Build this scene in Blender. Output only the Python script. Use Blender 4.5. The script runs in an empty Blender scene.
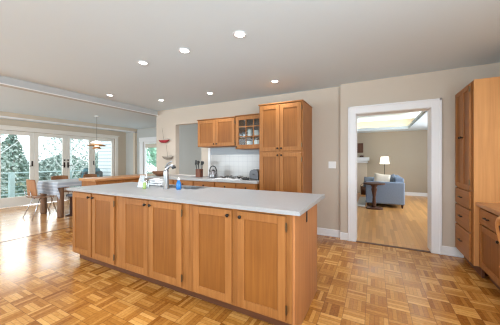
import bpy, bmesh, math, random
from mathutils import Vector, Matrix
random.seed(7)
SC = bpy.context.scene
COL = SC.collection
R = math.radians
PI = math.pi

# ------------------------------------------------------------------ camera
cam_d = bpy.data.cameras.new('camera')
cam_d.sensor_width = 36.0
cam_d.lens = 36.0 * 238.0 / 500.0
cam_d.shift_y = -0.005
cam_d.clip_end = 300
cam = bpy.data.objects.new('camera', cam_d)
COL.objects.link(cam)
cam.location = (0, 0, 1.27)
cam.rotation_euler = (R(90), 0, R(27.7))
SC.camera = cam

# ------------------------------------------------------------------ world, daylight, exposure
W = bpy.data.worlds.new('sky'); SC.world = W; W.use_nodes = True
nt = W.node_tree; nt.nodes.clear()
o_ = nt.nodes.new('ShaderNodeOutputWorld'); b_ = nt.nodes.new('ShaderNodeBackground')
b_.inputs[0].default_value = (0.86, 0.93, 1.0, 1); b_.inputs[1].default_value = 3.0
nt.links.new(b_.outputs[0], o_.inputs[0])
SC.view_settings.view_transform = 'Standard'
SC.view_settings.look = 'None'
SC.view_settings.exposure = 0.0
SC.view_settings.gamma = 1.0
SC.view_settings.use_curve_mapping = False
SC.cycles.max_bounces = 10
SC.cycles.diffuse_bounces = 6
SC.cycles.glossy_bounces = 4
SC.cycles.transparent_max_bounces = 12
SC.cycles.sample_clamp_indirect = 6.0

def area(name, loc, rot, sx, sy, power, color=(1, 1, 1)):
    l = bpy.data.lights.new(name, 'AREA'); l.shape = 'RECTANGLE'; l.size = sx; l.size_y = sy
    l.energy = power; l.color = color
    o = bpy.data.objects.new(name, l); COL.objects.link(o); o.location = loc; o.rotation_euler = rot
    return o
# added unseen lamps behind and right, tilted up as ceiling fill (rear wall at Y = -3)
SC.cycles.filter_width = 1.2
area('fill_rear', (-1.2, -2.95, 1.45), (R(135), 0, 0), 4.6, 1.7, 42, (0.74, 0.89, 1.0))
area('fill_rear_dining', (-6.6, -2.95, 1.4), (R(140), 0, 0), 2.6, 1.8, 290, (0.78, 0.90, 1.0))
area('fill_right', (1.5, -.9, 1.45), (R(126), 0, R(90)), 2.8, 1.5, 200, (0.74, 0.89, 1.0))  # added unseen lamp, fills from the right
# unseen area lamp filling the living room from the right
area('fill_living', (2.35, 7.2, 1.5), (R(100), 0, R(90)), 3.0, 1.5, 85, (0.90, 0.95, 1.0))
# hazy low sun above the trees, in front of the french doors
sl = bpy.data.lights.new('hazy_sun', 'SUN'); sl.energy = .75; sl.angle = R(26); sl.color = (1, .95, .88)
so = bpy.data.objects.new('hazy_sun', sl); COL.objects.link(so); so.rotation_euler = Vector((-.90, .29, .27)).to_track_quat('Z', 'Y').to_euler()

# ------------------------------------------------------------------ materials
def mat(name, color=(.8, .8, .8), rough=.5, metal=0.0, spec=.5, emit=None, es=1.0):
    m = bpy.data.materials.new(name); m.use_nodes = True
    b = m.node_tree.nodes['Principled BSDF']
    b.inputs['Base Color'].default_value = (*color, 1)
    b.inputs['Roughness'].default_value = rough
    b.inputs['Metallic'].default_value = metal
    b.inputs['Specular IOR Level'].default_value = spec
    if emit:
        b.inputs['Emission Color'].default_value = (*emit, 1)
        b.inputs['Emission Strength'].default_value = es
    return m
def N(m, t, **kw):
    n = m.node_tree.nodes.new(t)
    for k, v in kw.items(): setattr(n, k, v)
    return n
def L(m, a, b): m.node_tree.links.new(a, b)
def ramp(m, fac, stops):
    r = N(m, 'ShaderNodeValToRGB'); e = r.color_ramp.elements
    e[0].position = stops[0][0]; e[0].color = (*stops[0][1], 1)
    e[1].position = stops[1][0]; e[1].color = (*stops[1][1], 1)
    for p, c in stops[2:]:
        x = e.new(p); x.color = (*c, 1)
    L(m, fac, r.inputs[0]); return r
def mathn(m, op, a, b=None):
    n = N(m, 'ShaderNodeMath', operation=op)
    for i, v in enumerate((a, b)):
        if v is None: continue
        if isinstance(v, (int, float)): n.inputs[i].default_value = v
        else: L(m, v, n.inputs[i])
    return n.outputs[0]
def bsdf(m): return m.node_tree.nodes['Principled BSDF']

def noisy(name, color, var=.06, scale=3.0, rough=.6, bump=0.0, bscale=200, spec=.3, metal=0.0):
    m = mat(name, color, rough, metal, spec)
    tc = N(m, 'ShaderNodeTexCoord'); n = N(m, 'ShaderNodeTexNoise')
    n.inputs['Scale'].default_value = scale; n.inputs['Detail'].default_value = 4
    L(m, tc.outputs['Object'], n.inputs['Vector'])
    lo = tuple(c * (1 - var) for c in color); hi = tuple(min(1, c * (1 + var)) for c in color)
    r = ramp(m, n.outputs['Fac'], [(.3, lo), (.7, hi)])
    L(m, r.outputs[0], bsdf(m).inputs['Base Color'])
    if bump:
        n2 = N(m, 'ShaderNodeTexNoise'); n2.inputs['Scale'].default_value = bscale
        L(m, tc.outputs['Object'], n2.inputs['Vector'])
        bp = N(m, 'ShaderNodeBump'); bp.inputs['Strength'].default_value = bump
        L(m, n2.outputs['Fac'], bp.inputs['Height']); L(m, bp.outputs[0], bsdf(m).inputs['Normal'])
    return m

def wood(name, dark, light, grain='Z', rough=.5, scale=1.0, spec=.3):
    m = mat(name, light, rough, 0, spec)
    tc = N(m, 'ShaderNodeTexCoord'); mp = N(m, 'ShaderNodeMapping')
    s = {'Z': (38, 38, 1.6), 'X': (1.6, 38, 38), 'Y': (38, 1.6, 38)}[grain]
    mp.inputs['Scale'].default_value = tuple(v * scale for v in s)
    oi = N(m, 'ShaderNodeObjectInfo')
    add = N(m, 'ShaderNodeVectorMath', operation='ADD'); cmb = N(m, 'ShaderNodeCombineXYZ')
    rr = mathn(m, 'MULTIPLY', oi.outputs['Random'], 7.0)
    for i in range(3): L(m, rr, cmb.inputs[i])
    L(m, tc.outputs['Object'], add.inputs[0]); L(m, cmb.outputs[0], add.inputs[1])
    L(m, add.outputs[0], mp.inputs['Vector'])
    n = N(m, 'ShaderNodeTexNoise'); n.inputs['Scale'].default_value = 1.0
    n.inputs['Detail'].default_value = 6; n.inputs['Distortion'].default_value = .6
    L(m, mp.outputs[0], n.inputs['Vector'])
    n2 = N(m, 'ShaderNodeTexNoise'); n2.inputs['Scale'].default_value = 2.3; n2.inputs['Detail'].default_value = 2
    L(m, add.outputs[0], n2.inputs['Vector'])
    f = mathn(m, 'ADD', mathn(m, 'MULTIPLY', n.outputs['Fac'], .62), mathn(m, 'MULTIPLY', n2.outputs['Fac'], .38))
    f = mathn(m, 'ADD', f, mathn(m, 'MULTIPLY', mathn(m, 'SUBTRACT', oi.outputs['Random'], .5), .12))
    r = ramp(m, f, [(.25, dark), (.75, light)])
    L(m, r.outputs[0], bsdf(m).inputs['Base Color'])
    return m

M = {}
M['maple'] = wood('honey_maple', (.24, .086, .018), (.43, .180, .050))
M['maple_h'] = wood('honey_maple_horizontal', (.24, .086, .018), (.43, .180, .050), 'X')
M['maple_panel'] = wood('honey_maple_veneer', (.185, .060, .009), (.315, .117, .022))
M['maple_end'] = wood('reddish_maple_veneer', (.33, .120, .038), (.50, .215, .075))
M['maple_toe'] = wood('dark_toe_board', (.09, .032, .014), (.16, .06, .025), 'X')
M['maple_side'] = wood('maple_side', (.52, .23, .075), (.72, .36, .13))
M['butcher'] = wood('butcher_block', (.40, .18, .07), (.58, .30, .13), 'Y', rough=.35)
M['cab_in'] = mat('cabinet_interior', (.12, .06, .03), .6)
M['wall'] = noisy('greige_paint', (.56, .485, .40), .015, 1.2, .75, .02, 300, .2)
M['wall_grey'] = noisy('grey_paint', (.50, .50, .47), .015, 1.2, .75, .02, 300, .2)
M['wall_tan'] = noisy('tan_paint', (.60, .51, .40), .015, 1.2, .75, .02, 300, .2)
M['ceil'] = noisy('ceiling_paint', (.645, .73, .775), .01, 1.0, .85, .02, 250, .1)
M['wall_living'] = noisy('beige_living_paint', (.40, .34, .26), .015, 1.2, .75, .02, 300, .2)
M['beam'] = noisy('shaded_beam_paint', (.50, .505, .50), .01, 1.0, .8, 0, 1, .1)  # ceiling paint greyed down; the beam face's shade is put into the colour
M['trim'] = noisy('white_trim_paint', (.80, .80, .80), .01, 1.0, .4, 0, 1, .4)
M['cream'] = noisy('cream_door_paint', (.78, .745, .68), .01, 1.0, .4, 0, 1, .4)
M['quartz'] = noisy('pale_grey_quartz', (.335, .335, .335), .05, 60, .36, 0, 1, .5)
M['quartz2'] = noisy('grey_quartz_rear', (.40, .40, .39), .05, 60, .25, 0, 1, .5)
M['steel'] = mat('brushed_steel', (.44, .45, .46), .28, 1.0)
M['chrome'] = mat('chrome', (.50, .50, .51), .2, 1.0)
M['bronze'] = mat('dark_bronze', (.035, .028, .024), .35, .8)
M['black'] = mat('black_iron', (.015, .015, .015), .5)
M['hinge'] = mat('aged_brass', (.16, .11, .06), .4, .9)
M['white'] = mat('white_ceramic', (.82, .82, .80), .25)
M['plastic'] = mat('white_plastic', (.84, .84, .82), .4)
M['lens'] = mat('lit_lens', (1, 1, 1), .4, emit=(1, .97, .92), es=14)
M['shade_lit'] = mat('lit_lamp_shade', (.9, .87, .8), .7, emit=(1, .90, .74), es=1.3)
M['cove'] = mat('cove_led', (1, .9, .7), .5, emit=(1, .91, .76), es=34)
M['sofa'] = noisy('blue_grey_upholstery', (.24, .30, .40), .06, 40, .9, .1, 400, .2)
M['pillow'] = noisy('beige_linen', (.62, .55, .46), .05, 60, .9, .1, 400, .1)
M['pillow_grey'] = noisy('grey_linen', (.20, .23, .27), .05, 60, .9, .1, 400, .1)
M['walnut'] = wood('dark_walnut', (.045, .018, .010), (.13, .055, .03), 'Z')
M['chairply'] = wood('chair_plywood', (.30, .13, .055), (.42, .20, .09), 'Z')
M['tableleg'] = wood('table_leg_wood', (.13, .065, .035), (.26, .14, .075), 'Z')
M['redwood'] = mat('red_paint', (.36, .02, .03), .5)
M['greywood'] = noisy('weathered_wood', (.24, .21, .17), .15, 20, .7)
M['copper'] = mat('amber_copper', (.55, .27, .09), .35, .3)
M['blockwood'] = wood('knife_block_wood', (.11, .035, .02), (.2, .075, .04), 'Z')
M['dark_glass'] = mat('black_glass', (.01, .01, .01), .1)
M['bowlwood'] = wood('bowl_wood', (.14, .06, .03), (.26, .12, .06), 'X')
M['towel'] = noisy('white_towel', (.78, .79, .80), .04, 60, .95, .2, 300, .1)
M['cream_rug'] = noisy('cream_rug', (.66, .63, .58), .06, 80, .95, .3, 300, .1)
M['deck'] = wood('deck_boards', (.25, .25, .24), (.42, .42, .40), 'Y', rough=.8)
M['rail'] = mat('pale_teal_rail', (.50, .64, .64), .6)
M['hill'] = noisy('hillside', (.10, .13, .07), .3, .5, .95)
M['bark'] = noisy('bark', (.22, .19, .17), .3, 8, .9)
M['birch'] = noisy('birch_bark', (.62, .63, .62), .15, 8, .9)
M['cover'] = noisy('slate_teal_cover', (.06, .13, .15), .1, 5, .8)

def striped(name, c1, c2, axis, freq, rough=.8):
    m = mat(name, c1, rough)
    tc = N(m, 'ShaderNodeTexCoord'); sp = N(m, 'ShaderNodeSeparateXYZ')
    L(m, tc.outputs['Object'], sp.inputs[0])
    f = mathn(m, 'FRACT', mathn(m, 'MULTIPLY', sp.outputs[axis], freq))
    r = ramp(m, mathn(m, 'GREATER_THAN', f, .72), [(0, c1), (1, c2)])
    L(m, r.outputs[0], bsdf(m).inputs['Base Color']); return m
M['cloth'] = striped('grey_striped_cloth', (.40, .44, .50), (.58, .60, .63), 2, 14)
M['siding'] = striped('white_clapboard', (.74, .78, .80), (.42, .47, .50), 2, 6.6)

def leafmat(name, c1, c2):
    m = mat(name, c1, .8)
    g = N(m, 'ShaderNodeTexCoord'); n = N(m, 'ShaderNodeTexNoise'); n.inputs['Scale'].default_value = 1.6
    L(m, g.outputs['Object'], n.inputs['Vector'])
    r = ramp(m, n.outputs['Fac'], [(.35, c1), (.65, c2)])
    L(m, r.outputs[0], bsdf(m).inputs['Base Color'])
    return m
M['leaf_a'] = leafmat('spruce_needles', (.14, .22, .18), (.28, .38, .32))
M['leaf_b'] = leafmat('pale_twigs', (.32, .40, .36), (.52, .58, .54))
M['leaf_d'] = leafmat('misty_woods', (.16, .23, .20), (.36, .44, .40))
M['leaf_c'] = leafmat('fresh_leaves', (.20, .42, .28), (.42, .66, .50))

def glass(name, tint=(1, 1, 1), refl=.06):
    m = bpy.data.materials.new(name); m.use_nodes = True; nt = m.node_tree; nt.nodes.clear()
    o = nt.nodes.new('ShaderNodeOutputMaterial'); mx = nt.nodes.new('ShaderNodeMixShader')
    t = nt.nodes.new('ShaderNodeBsdfTransparent'); g = nt.nodes.new('ShaderNodeBsdfGlossy')
    g.inputs['Roughness'].default_value = .02; t.inputs[0].default_value = (*tint, 1)
    mx.inputs[0].default_value = refl
    nt.links.new(t.outputs[0], mx.inputs[1]); nt.links.new(g.outputs[0], mx.inputs[2])
    nt.links.new(mx.outputs[0], o.inputs[0]); return m
M['glass'] = glass('window_glass', (.95, .98, .97), .05)
M['acrylic'] = glass('clear_acrylic', (.93, .95, .96), .25)
M['liquid'] = glass('lime_soap', (.62, .80, .25), .08)
M['soapglass'] = glass('clear_bottle', (.85, .92, .92), .30)
M['lime'] = mat('lime_plastic', (.34, .46, .15), .3)
M['frost'] = glass('frosted_acrylic', (.93, .95, .96), .45)
M['bluebottle'] = mat('blue_plastic', (.008, .16, .48), .25)

def parquet():
    m = mat('finger_parquet', (.5, .3, .15), .22, 0, .42)
    tc = N(m, 'ShaderNodeTexCoord'); sp = N(m, 'ShaderNodeSeparateXYZ')
    L(m, tc.outputs['Object'], sp.inputs[0])
    B = .165
    X = mathn(m, 'DIVIDE', mathn(m, 'ADD', sp.outputs[0], 40), B)
    Y = mathn(m, 'DIVIDE', mathn(m, 'ADD', sp.outputs[1], 40.04), B)
    fx, fy = mathn(m, 'FLOOR', X), mathn(m, 'FLOOR', Y)
    lx, ly = mathn(m, 'FRACT', X), mathn(m, 'FRACT', Y)
    ch = mathn(m, 'MODULO', mathn(m, 'ADD', fx, fy), 2.0)
    inv = mathn(m, 'SUBTRACT', 1.0, ch)
    t = mathn(m, 'ADD', mathn(m, 'MULTIPLY', lx, ch), mathn(m, 'MULTIPLY', ly, inv))   # across slats
    s5 = mathn(m, 'MULTIPLY', t, 5.0); si = mathn(m, 'FLOOR', s5); sf = mathn(m, 'FRACT', s5)
    cv = N(m, 'ShaderNodeCombineXYZ'); L(m, fx, cv.inputs[0]); L(m, fy, cv.inputs[1]); L(m, si, cv.inputs[2])
    wn = N(m, 'ShaderNodeTexWhiteNoise', noise_dimensions='3D'); L(m, cv.outputs[0], wn.inputs['Vector'])
    cb = N(m, 'ShaderNodeCombineXYZ'); L(m, fx, cb.inputs[0]); L(m, fy, cb.inputs[1])
    wb = N(m, 'ShaderNodeTexWhiteNoise', noise_dimensions='3D'); L(m, cb.outputs[0], wb.inputs['Vector'])
    gr = N(m, 'ShaderNodeTexNoise'); gr.inputs['Scale'].default_value = 45; gr.inputs['Detail'].default_value = 5; L(m, tc.outputs['Object'], gr.inputs['Vector'])
    big = N(m, 'ShaderNodeTexNoise'); big.inputs['Scale'].default_value = .9; L(m, tc.outputs['Object'], big.inputs['Vector'])
    v = mathn(m, 'MULTIPLY', wn.outputs['Value'], .34)
    v = mathn(m, 'ADD', v, mathn(m, 'MULTIPLY', wb.outputs['Value'], .14))
    v = mathn(m, 'ADD', v, mathn(m, 'MULTIPLY', inv, .085))  # slats along X painted lighter, in place of view-dependent sheen
    v = mathn(m, 'ADD', v, mathn(m, 'MULTIPLY', gr.outputs['Fac'], .34))
    v = mathn(m, 'ADD', v, mathn(m, 'MULTIPLY', big.outputs['Fac'], .18))
    r = ramp(m, v, [(.24, (.24, .074, .010)), (.86, (.74, .40, .12)), (.55, (.48, .205, .040))])
    # seams between slats and blocks
    def edge(f, w):
        d = mathn(m, 'MINIMUM', f, mathn(m, 'SUBTRACT', 1.0, f))
        return mathn(m, 'LESS_THAN', d, w)
    gl = mathn(m, 'MAXIMUM', mathn(m, 'MULTIPLY', edge(sf, .07), .55), mathn(m, 'MAXIMUM', edge(lx, .013), edge(ly, .013)))
    mx = N(m, 'ShaderNodeMix', data_type='RGBA'); mx.inputs['B'].default_value = (.10, .035, .012, 1)
    L(m, mathn(m, 'MULTIPLY', gl, .6), mx.inputs['Factor']); L(m, r.outputs[0], mx.inputs['A'])
    L(m, mx.outputs['Result'], bsdf(m).inputs['Base Color'])
    rr = mathn(m, 'ADD', mathn(m, 'MULTIPLY', wn.outputs['Value'], .06), .15)
    L(m, rr, bsdf(m).inputs['Roughness'])
    bsdf(m).inputs['Coat Weight'].default_value = .06; bsdf(m).inputs['Coat Roughness'].default_value = .12
    bp = N(m, 'ShaderNodeBump'); bp.inputs['Strength'].default_value = .06; bp.inputs['Distance'].default_value = .01
    L(m, v, bp.inputs['Height']); L(m, bp.outputs[0], bsdf(m).inputs['Normal'])
    return m
M['parquet'] = parquet()
def planks(name, wdt, ln, stops, rough=.3, axis=0):
    m = mat(name, stops[0][1], rough, 0, .45)
    tc = N(m, 'ShaderNodeTexCoord'); sp = N(m, 'ShaderNodeSeparateXYZ'); L(m, tc.outputs['Object'], sp.inputs[0])
    X = mathn(m, 'DIVIDE', mathn(m, 'ADD', sp.outputs[axis], 40), wdt); fx = mathn(m, 'FLOOR', X); lx = mathn(m, 'FRACT', X)
    w1 = N(m, 'ShaderNodeTexWhiteNoise', noise_dimensions='1D'); L(m, fx, w1.inputs['W'])
    Y = mathn(m, 'ADD', mathn(m, 'DIVIDE', mathn(m, 'ADD', sp.outputs[1 - axis], 40), ln), mathn(m, 'MULTIPLY', w1.outputs['Value'], 5))
    fy = mathn(m, 'FLOOR', Y)
    cv = N(m, 'ShaderNodeCombineXYZ'); L(m, fx, cv.inputs[0]); L(m, fy, cv.inputs[1])
    wn = N(m, 'ShaderNodeTexWhiteNoise', noise_dimensions='3D'); L(m, cv.outputs[0], wn.inputs['Vector'])
    r = ramp(m, wn.outputs['Value'], stops)
    mx = N(m, 'ShaderNodeMix', data_type='RGBA'); mx.inputs['B'].default_value = (.12, .05, .02, 1)
    L(m, mathn(m, 'MULTIPLY', mathn(m, 'LESS_THAN', lx, .04), .4), mx.inputs['Factor']); L(m, r.outputs[0], mx.inputs['A'])
    L(m, mx.outputs['Result'], bsdf(m).inputs['Base Color']); return m
M['oak'] = planks('oak_strip_floor', .057, .9, [(0, (.46, .21, .06)), (1, (.66, .34, .11))], .28)
M['oak2'] = planks('dining_strip_floor', .16, .32, [(0, (.44, .20, .065)), (1, (.62, .32, .12))], .22)
bsdf(M['oak2']).inputs['Coat Weight'].default_value = .2; bsdf(M['oak2']).inputs['Coat Roughness'].default_value = .12

def tiles():
    m = mat('white_tile', (.8, .8, .8), .25)
    tc = N(m, 'ShaderNodeTexCoord'); sp = N(m, 'ShaderNodeSeparateXYZ'); L(m, tc.outputs['Object'], sp.inputs[0])
    fs = []
    for i in (0, 2):
        f = mathn(m, 'FRACT', mathn(m, 'DIVIDE', mathn(m, 'ADD', sp.outputs[i], 10), .105))
        fs.append(mathn(m, 'LESS_THAN', f, .035))
    r = ramp(m, mathn(m, 'MAXIMUM', fs[0], fs[1]), [(0, (.42, .40, .37)), (1, (.29, .28, .27))])
    L(m, r.outputs[0], bsdf(m).inputs['Base Color']); return m
M['tile'] = tiles()
M['shade_band'] = mat('under_cabinet_shade', (.33, .36, .38), .5)  # blue-grey colour stands in for shade beneath the wall cabinets
M['cap'] = mat('grey_end_cap', (.10, .10, .105), .4, .5)
M['steel_dark'] = mat('toaster_steel', (.30, .30, .31), .3, 1.0)

# ------------------------------------------------------------------ mesh helpers
class MB:
    def __init__(s): s.bm = bmesh.new()
    def box(s, x0, x1, y0, y1, z0, z1, bev=0.0, rot=None, seg=1):
        t = bmesh.new()
        bmesh.ops.create_cube(t, size=1)
        for v in t.verts:
            v.co = Vector(((x0 + x1) / 2 + v.co.x * (x1 - x0), (y0 + y1) / 2 + v.co.y * (y1 - y0), (z0 + z1) / 2 + v.co.z * (z1 - z0)))
        if bev: bmesh.ops.bevel(t, geom=t.edges[:], offset=bev, segments=seg, affect='EDGES', profile=.5)
        if rot: bmesh.ops.transform(t, matrix=rot, verts=t.verts)
        s._add(t); return s
    def _add(s, t):
        me = bpy.data.meshes.new('tmp'); t.to_mesh(me); t.free(); s.bm.from_mesh(me); bpy.data.meshes.remove(me)
    def tube(s, pts, r, seg=8, closed=False):
        pts = [Vector(p) for p in pts]; n = len(pts)
        rs = r if isinstance(r, (list, tuple)) else [r] * n
        rings = []; up = None
        for i, p in enumerate(pts):
            if closed: d = pts[(i + 1) % n] - pts[i - 1]
            else: d = pts[min(i + 1, n - 1)] - pts[max(i - 1, 0)]
            d.normalize()
            if up is None: up = Vector((0, 0, 1)) if abs(d.z) < .9 else Vector((1, 0, 0))
            a = d.cross(up).normalized(); b = a.cross(d).normalized(); up = b
            rings.append([s.bm.verts.new(p + (a * math.cos(2 * PI * k / seg) + b * math.sin(2 * PI * k / seg)) * rs[i]) for k in range(seg)])
        m = n if closed else n - 1
        for i in range(m):
            A, B = rings[i], rings[(i + 1) % n]
            for k in range(seg): s.bm.faces.new((A[k], A[(k + 1) % seg], B[(k + 1) % seg], B[k]))
        if not closed:
            s.bm.faces.new(rings[0][::-1]); s.bm.faces.new(rings[-1])
        return s
    def lathe(s, prof, cx=0, cy=0, z=0, seg=20, sx=1, sy=1):
        rings = []
        for r, h in prof:
            if r < 1e-5: rings.append([s.bm.verts.new((cx, cy, z + h))])
            else: rings.append([s.bm.verts.new((cx + r * sx * math.cos(2 * PI * k / seg), cy + r * sy * math.sin(2 * PI * k / seg), z + h)) for k in range(seg)])
        for A, B in zip(rings, rings[1:]):
            for k in range(seg):
                k2 = (k + 1) % seg
                if len(A) == 1 and len(B) == 1: continue
                if len(A) == 1: s.bm.faces.new((A[0], B[k], B[k2]))
                elif len(B) == 1: s.bm.faces.new((A[k], B[0], A[k2]))
                else: s.bm.faces.new((A[k], A[k2], B[k2], B[k]))
        return s
    def prism(s, poly, y0, y1, axis='Y'):
        def P(a, b, c): return {'Y': (a, c, b), 'X': (c, a, b), 'Z': (a, b, c)}[axis]
        A = [s.bm.verts.new(P(a, b, y0)) for a, b in poly]; B = [s.bm.verts.new(P(a, b, y1)) for a, b in poly]
        s.bm.faces.new(A); s.bm.faces.new(B[::-1]); n = len(poly)
        for k in range(n): s.bm.faces.new((A[k], B[k], B[(k + 1) % n], A[(k + 1) % n]))
        return s
    def grid(s, nx, ny, fn):
        V = [[s.bm.verts.new(fn(i / (nx - 1), j / (ny - 1))) for j in range(ny)] for i in range(nx)]
        for i in range(nx - 1):
            for j in range(ny - 1): s.bm.faces.new((V[i][j], V[i + 1][j], V[i + 1][j + 1], V[i][j + 1]))
        return s
    def build(s, name, m, parent=None, smooth=False, loc=None, solid=0, sub=0, label=None):
        bmesh.ops.recalc_face_normals(s.bm, faces=s.bm.faces[:])
        me = bpy.data.meshes.new(name); s.bm.to_mesh(me); s.bm.free()
        me.materials.append(M[m] if isinstance(m, str) else m)
        if smooth: me.shade_smooth()
        o = bpy.data.objects.new(name, me); COL.objects.link(o)
        if parent: o.parent = parent
        if loc: o.location = loc
        if solid:
            md = o.modifiers.new('solid', 'SOLIDIFY'); md.thickness = solid; md.offset = 0
        if sub:
            md = o.modifiers.new('sub', 'SUBSURF'); md.levels = sub; md.render_levels = sub
        if label: o['label'] = label
        return o
def BX(*a, **k): return MB().box(*a, **k)
def thing(name, label, cat, loc=(0, 0, 0), rotz=0, group=None):
    o = bpy.data.objects.new(name, None); COL.objects.link(o); o.empty_display_size = .1
    o.location = loc; o.rotation_euler = (0, 0, rotz); o['label'] = label; o['category'] = cat
    if group: o['group'] = group
    return o
def tag(o, label, cat, group=None, kind=None):
    o['label'] = label; o['category'] = cat
    if group: o['group'] = group
    if kind: o['kind'] = kind
    return o
def struct(name, mb, m, label=None, parent=None, **k):
    o = mb.build(name, m, parent, **k)
    if not parent: o['kind'] = 'structure'
    if label: o['label'] = label
    return o
def kids(o): return [c for c in bpy.data.objects if c.parent == o]
def dup(root, loc, rotz=None, label=None):
    def cp(o, par):
        c = o.copy(); COL.objects.link(c); c.parent = par
        for ch in kids(o): cp(ch, c)
        return c
    r = cp(root, None); r.location = loc
    if rotz is not None: r.rotation_euler = (0, 0, rotz)
    if label: r['label'] = label
    return r

CZ, DZ = 2.48, 2.44           # kitchen and dining ceilings
YK, YD = 4.15, 4.05           # kitchen wall, doorway wall
# ------------------------------------------------------------------ structure
struct('floor', BX(-5.10, 1.55, -3.0, YD, -.1, 0), 'parquet', 'glossy finger parquet kitchen floor in honey oak')
struct('floor_dining', BX(-8.75, -5.104, -3.0, 5.97, -.1, 0), 'oak2', 'glossy honey wood floor of the dining area')
struct('floor_hall', MB().box(-5.10, -.53, YD + .002, 4.27, -.1, 0).box(-5.10, -2.92, 4.272, 5.97, -.1, 0), 'parquet', 'parquet floor under and behind the kitchen wall')
struct('floor_living', MB().box(-.53, 1.55, YD + .002, 4.27, -.1, 0).box(-2.8, 2.5, 4.272, 10.2, -.1, 0), 'oak', 'narrow oak strip floor of the living room')
struct('trim_threshold', BX(-.26, .68, 4.03, 4.09, 0, .004), 'maple_toe', 'dark wooden saddle across the doorway')
struct('trim_floor_seam', BX(-5.115, -5.095, -3, 2.48, 0, .003), 'maple_toe', 'dark seam between kitchen and dining floors')
struct('ceiling', BX(-4.8, 1.6, -3.0, 4.27, CZ, CZ + .12), 'ceil', 'flat pale grey kitchen ceiling')
struct('ceiling_dining', MB().box(-7.95, -4.9, -3.0, 5.97, DZ, DZ + .16).box(-4.9, -2.92, 4.27, 5.97, DZ, DZ + .16), 'ceil', 'lower white ceiling of the dining area')
struct('ceiling_beam', BX(-4.9, -4.752, -3.0, 4.149, 2.365, CZ + .02, bev=.004), 'beam', 'pale beam between kitchen and dining ceilings')
struct('trim_beam', BX(-4.752, -4.735, -3.0, 4.149, 2.36, 2.375, bev=.003), 'trim', 'thin white bead along the bottom of the ceiling beam')
# kitchen wall with pass-through opening
struct('wall_kitchen', MB().box(-4.8, -4.16, YK, 4.27, 0, CZ).box(-4.16, -3.39, YK, 4.27, 0, .90)
       .box(-4.16, -3.39, YK, 4.27, 2.10, CZ).box(-3.39, -.49, YK, 4.27, 0, CZ), 'wall', 'greige painted kitchen wall with tall pass-through')
struct('wall_doorway', MB().box(-.49, -.26, YD, 4.27, 0, CZ).box(-.26, .68, YD, 4.27, 2.0, CZ).box(.68, 1.6, YD, 4.27, 0, CZ), 'wall', 'greige wall around the living room doorway')
struct('wall_right', MB().box(1.55, 1.65, -3.0, -2.35, 0, CZ).box(1.55, 1.65, -2.35, .55, 0, .65).box(1.55, 1.65, -2.35, .55, 2.25, CZ).box(1.55, 1.65, .55, YD, 0, CZ), 'wall', 'greige wall behind the tall cabinet')
# unseen rear wall; window openings added to let fill light in
struct('wall_rear', MB().box(-8.75, -8.0, -3.1, -3, 0, CZ).box(-8.0, -5.2, -3.1, -3, 0, .4).box(-8.0, -5.2, -3.1, -3, 2.35, CZ)
       .box(-5.2, -3.6, -3.1, -3, 0, CZ).box(-3.6, 1.2, -3.1, -3, 0, .5).box(-3.6, 1.2, -3.1, -3, 2.35, CZ).box(1.2, 1.65, -3.1, -3, 0, CZ), 'wall', 'greige wall behind the camera with wide openings added for light')
# dining far wall with glazed opening
struct('wall_dining_far', MB().box(-8.75, -7.60, 5.97, 6.09, 0, DZ).box(-7.60, -6.72, 5.97, 6.09, 1.94, DZ).box(-7.60, -6.72, 5.97, 6.09, 0, .30)
       .box(-6.72, -2.8, 5.97, 6.09, 0, DZ), 'wall_grey', 'grey wall at the far end of the dining area')
struct('wall_hall', BX(-2.92, -2.8, 4.27, 10.2, 0, CZ), 'wall_grey', 'partition between hall and living room')
# bay header and french door wall
struct('wall_dining_header', MB().box(-8.05, -7.95, -3, 5.97, 2.335, DZ + .1).box(-8.05, -7.95, 5.88, 5.968, 0, 2.29), 'wall_tan', 'tan header over the french door bay')
struct('trim_header', BX(-8.06, -7.935, -3, 5.88, 2.295, 2.334, bev=.003), 'trim', 'white trim along the bottom of the tan header')
struct('ceiling_bay', BX(-8.75, -8.06, -3, 5.97, 2.345, 2.42), 'ceil', 'narrow ceiling over the french door bay')
XF = -8.6
struct('wall_dining', MB().box(-8.75, XF, -3.0, .74, 0, 2.345).box(-8.75, XF, .74, 5.53, 2.06, 2.345).box(-8.75, XF, 5.53, 5.968, 0, 2.345), 'wall_tan', 'tan wall holding the row of french doors')
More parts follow.
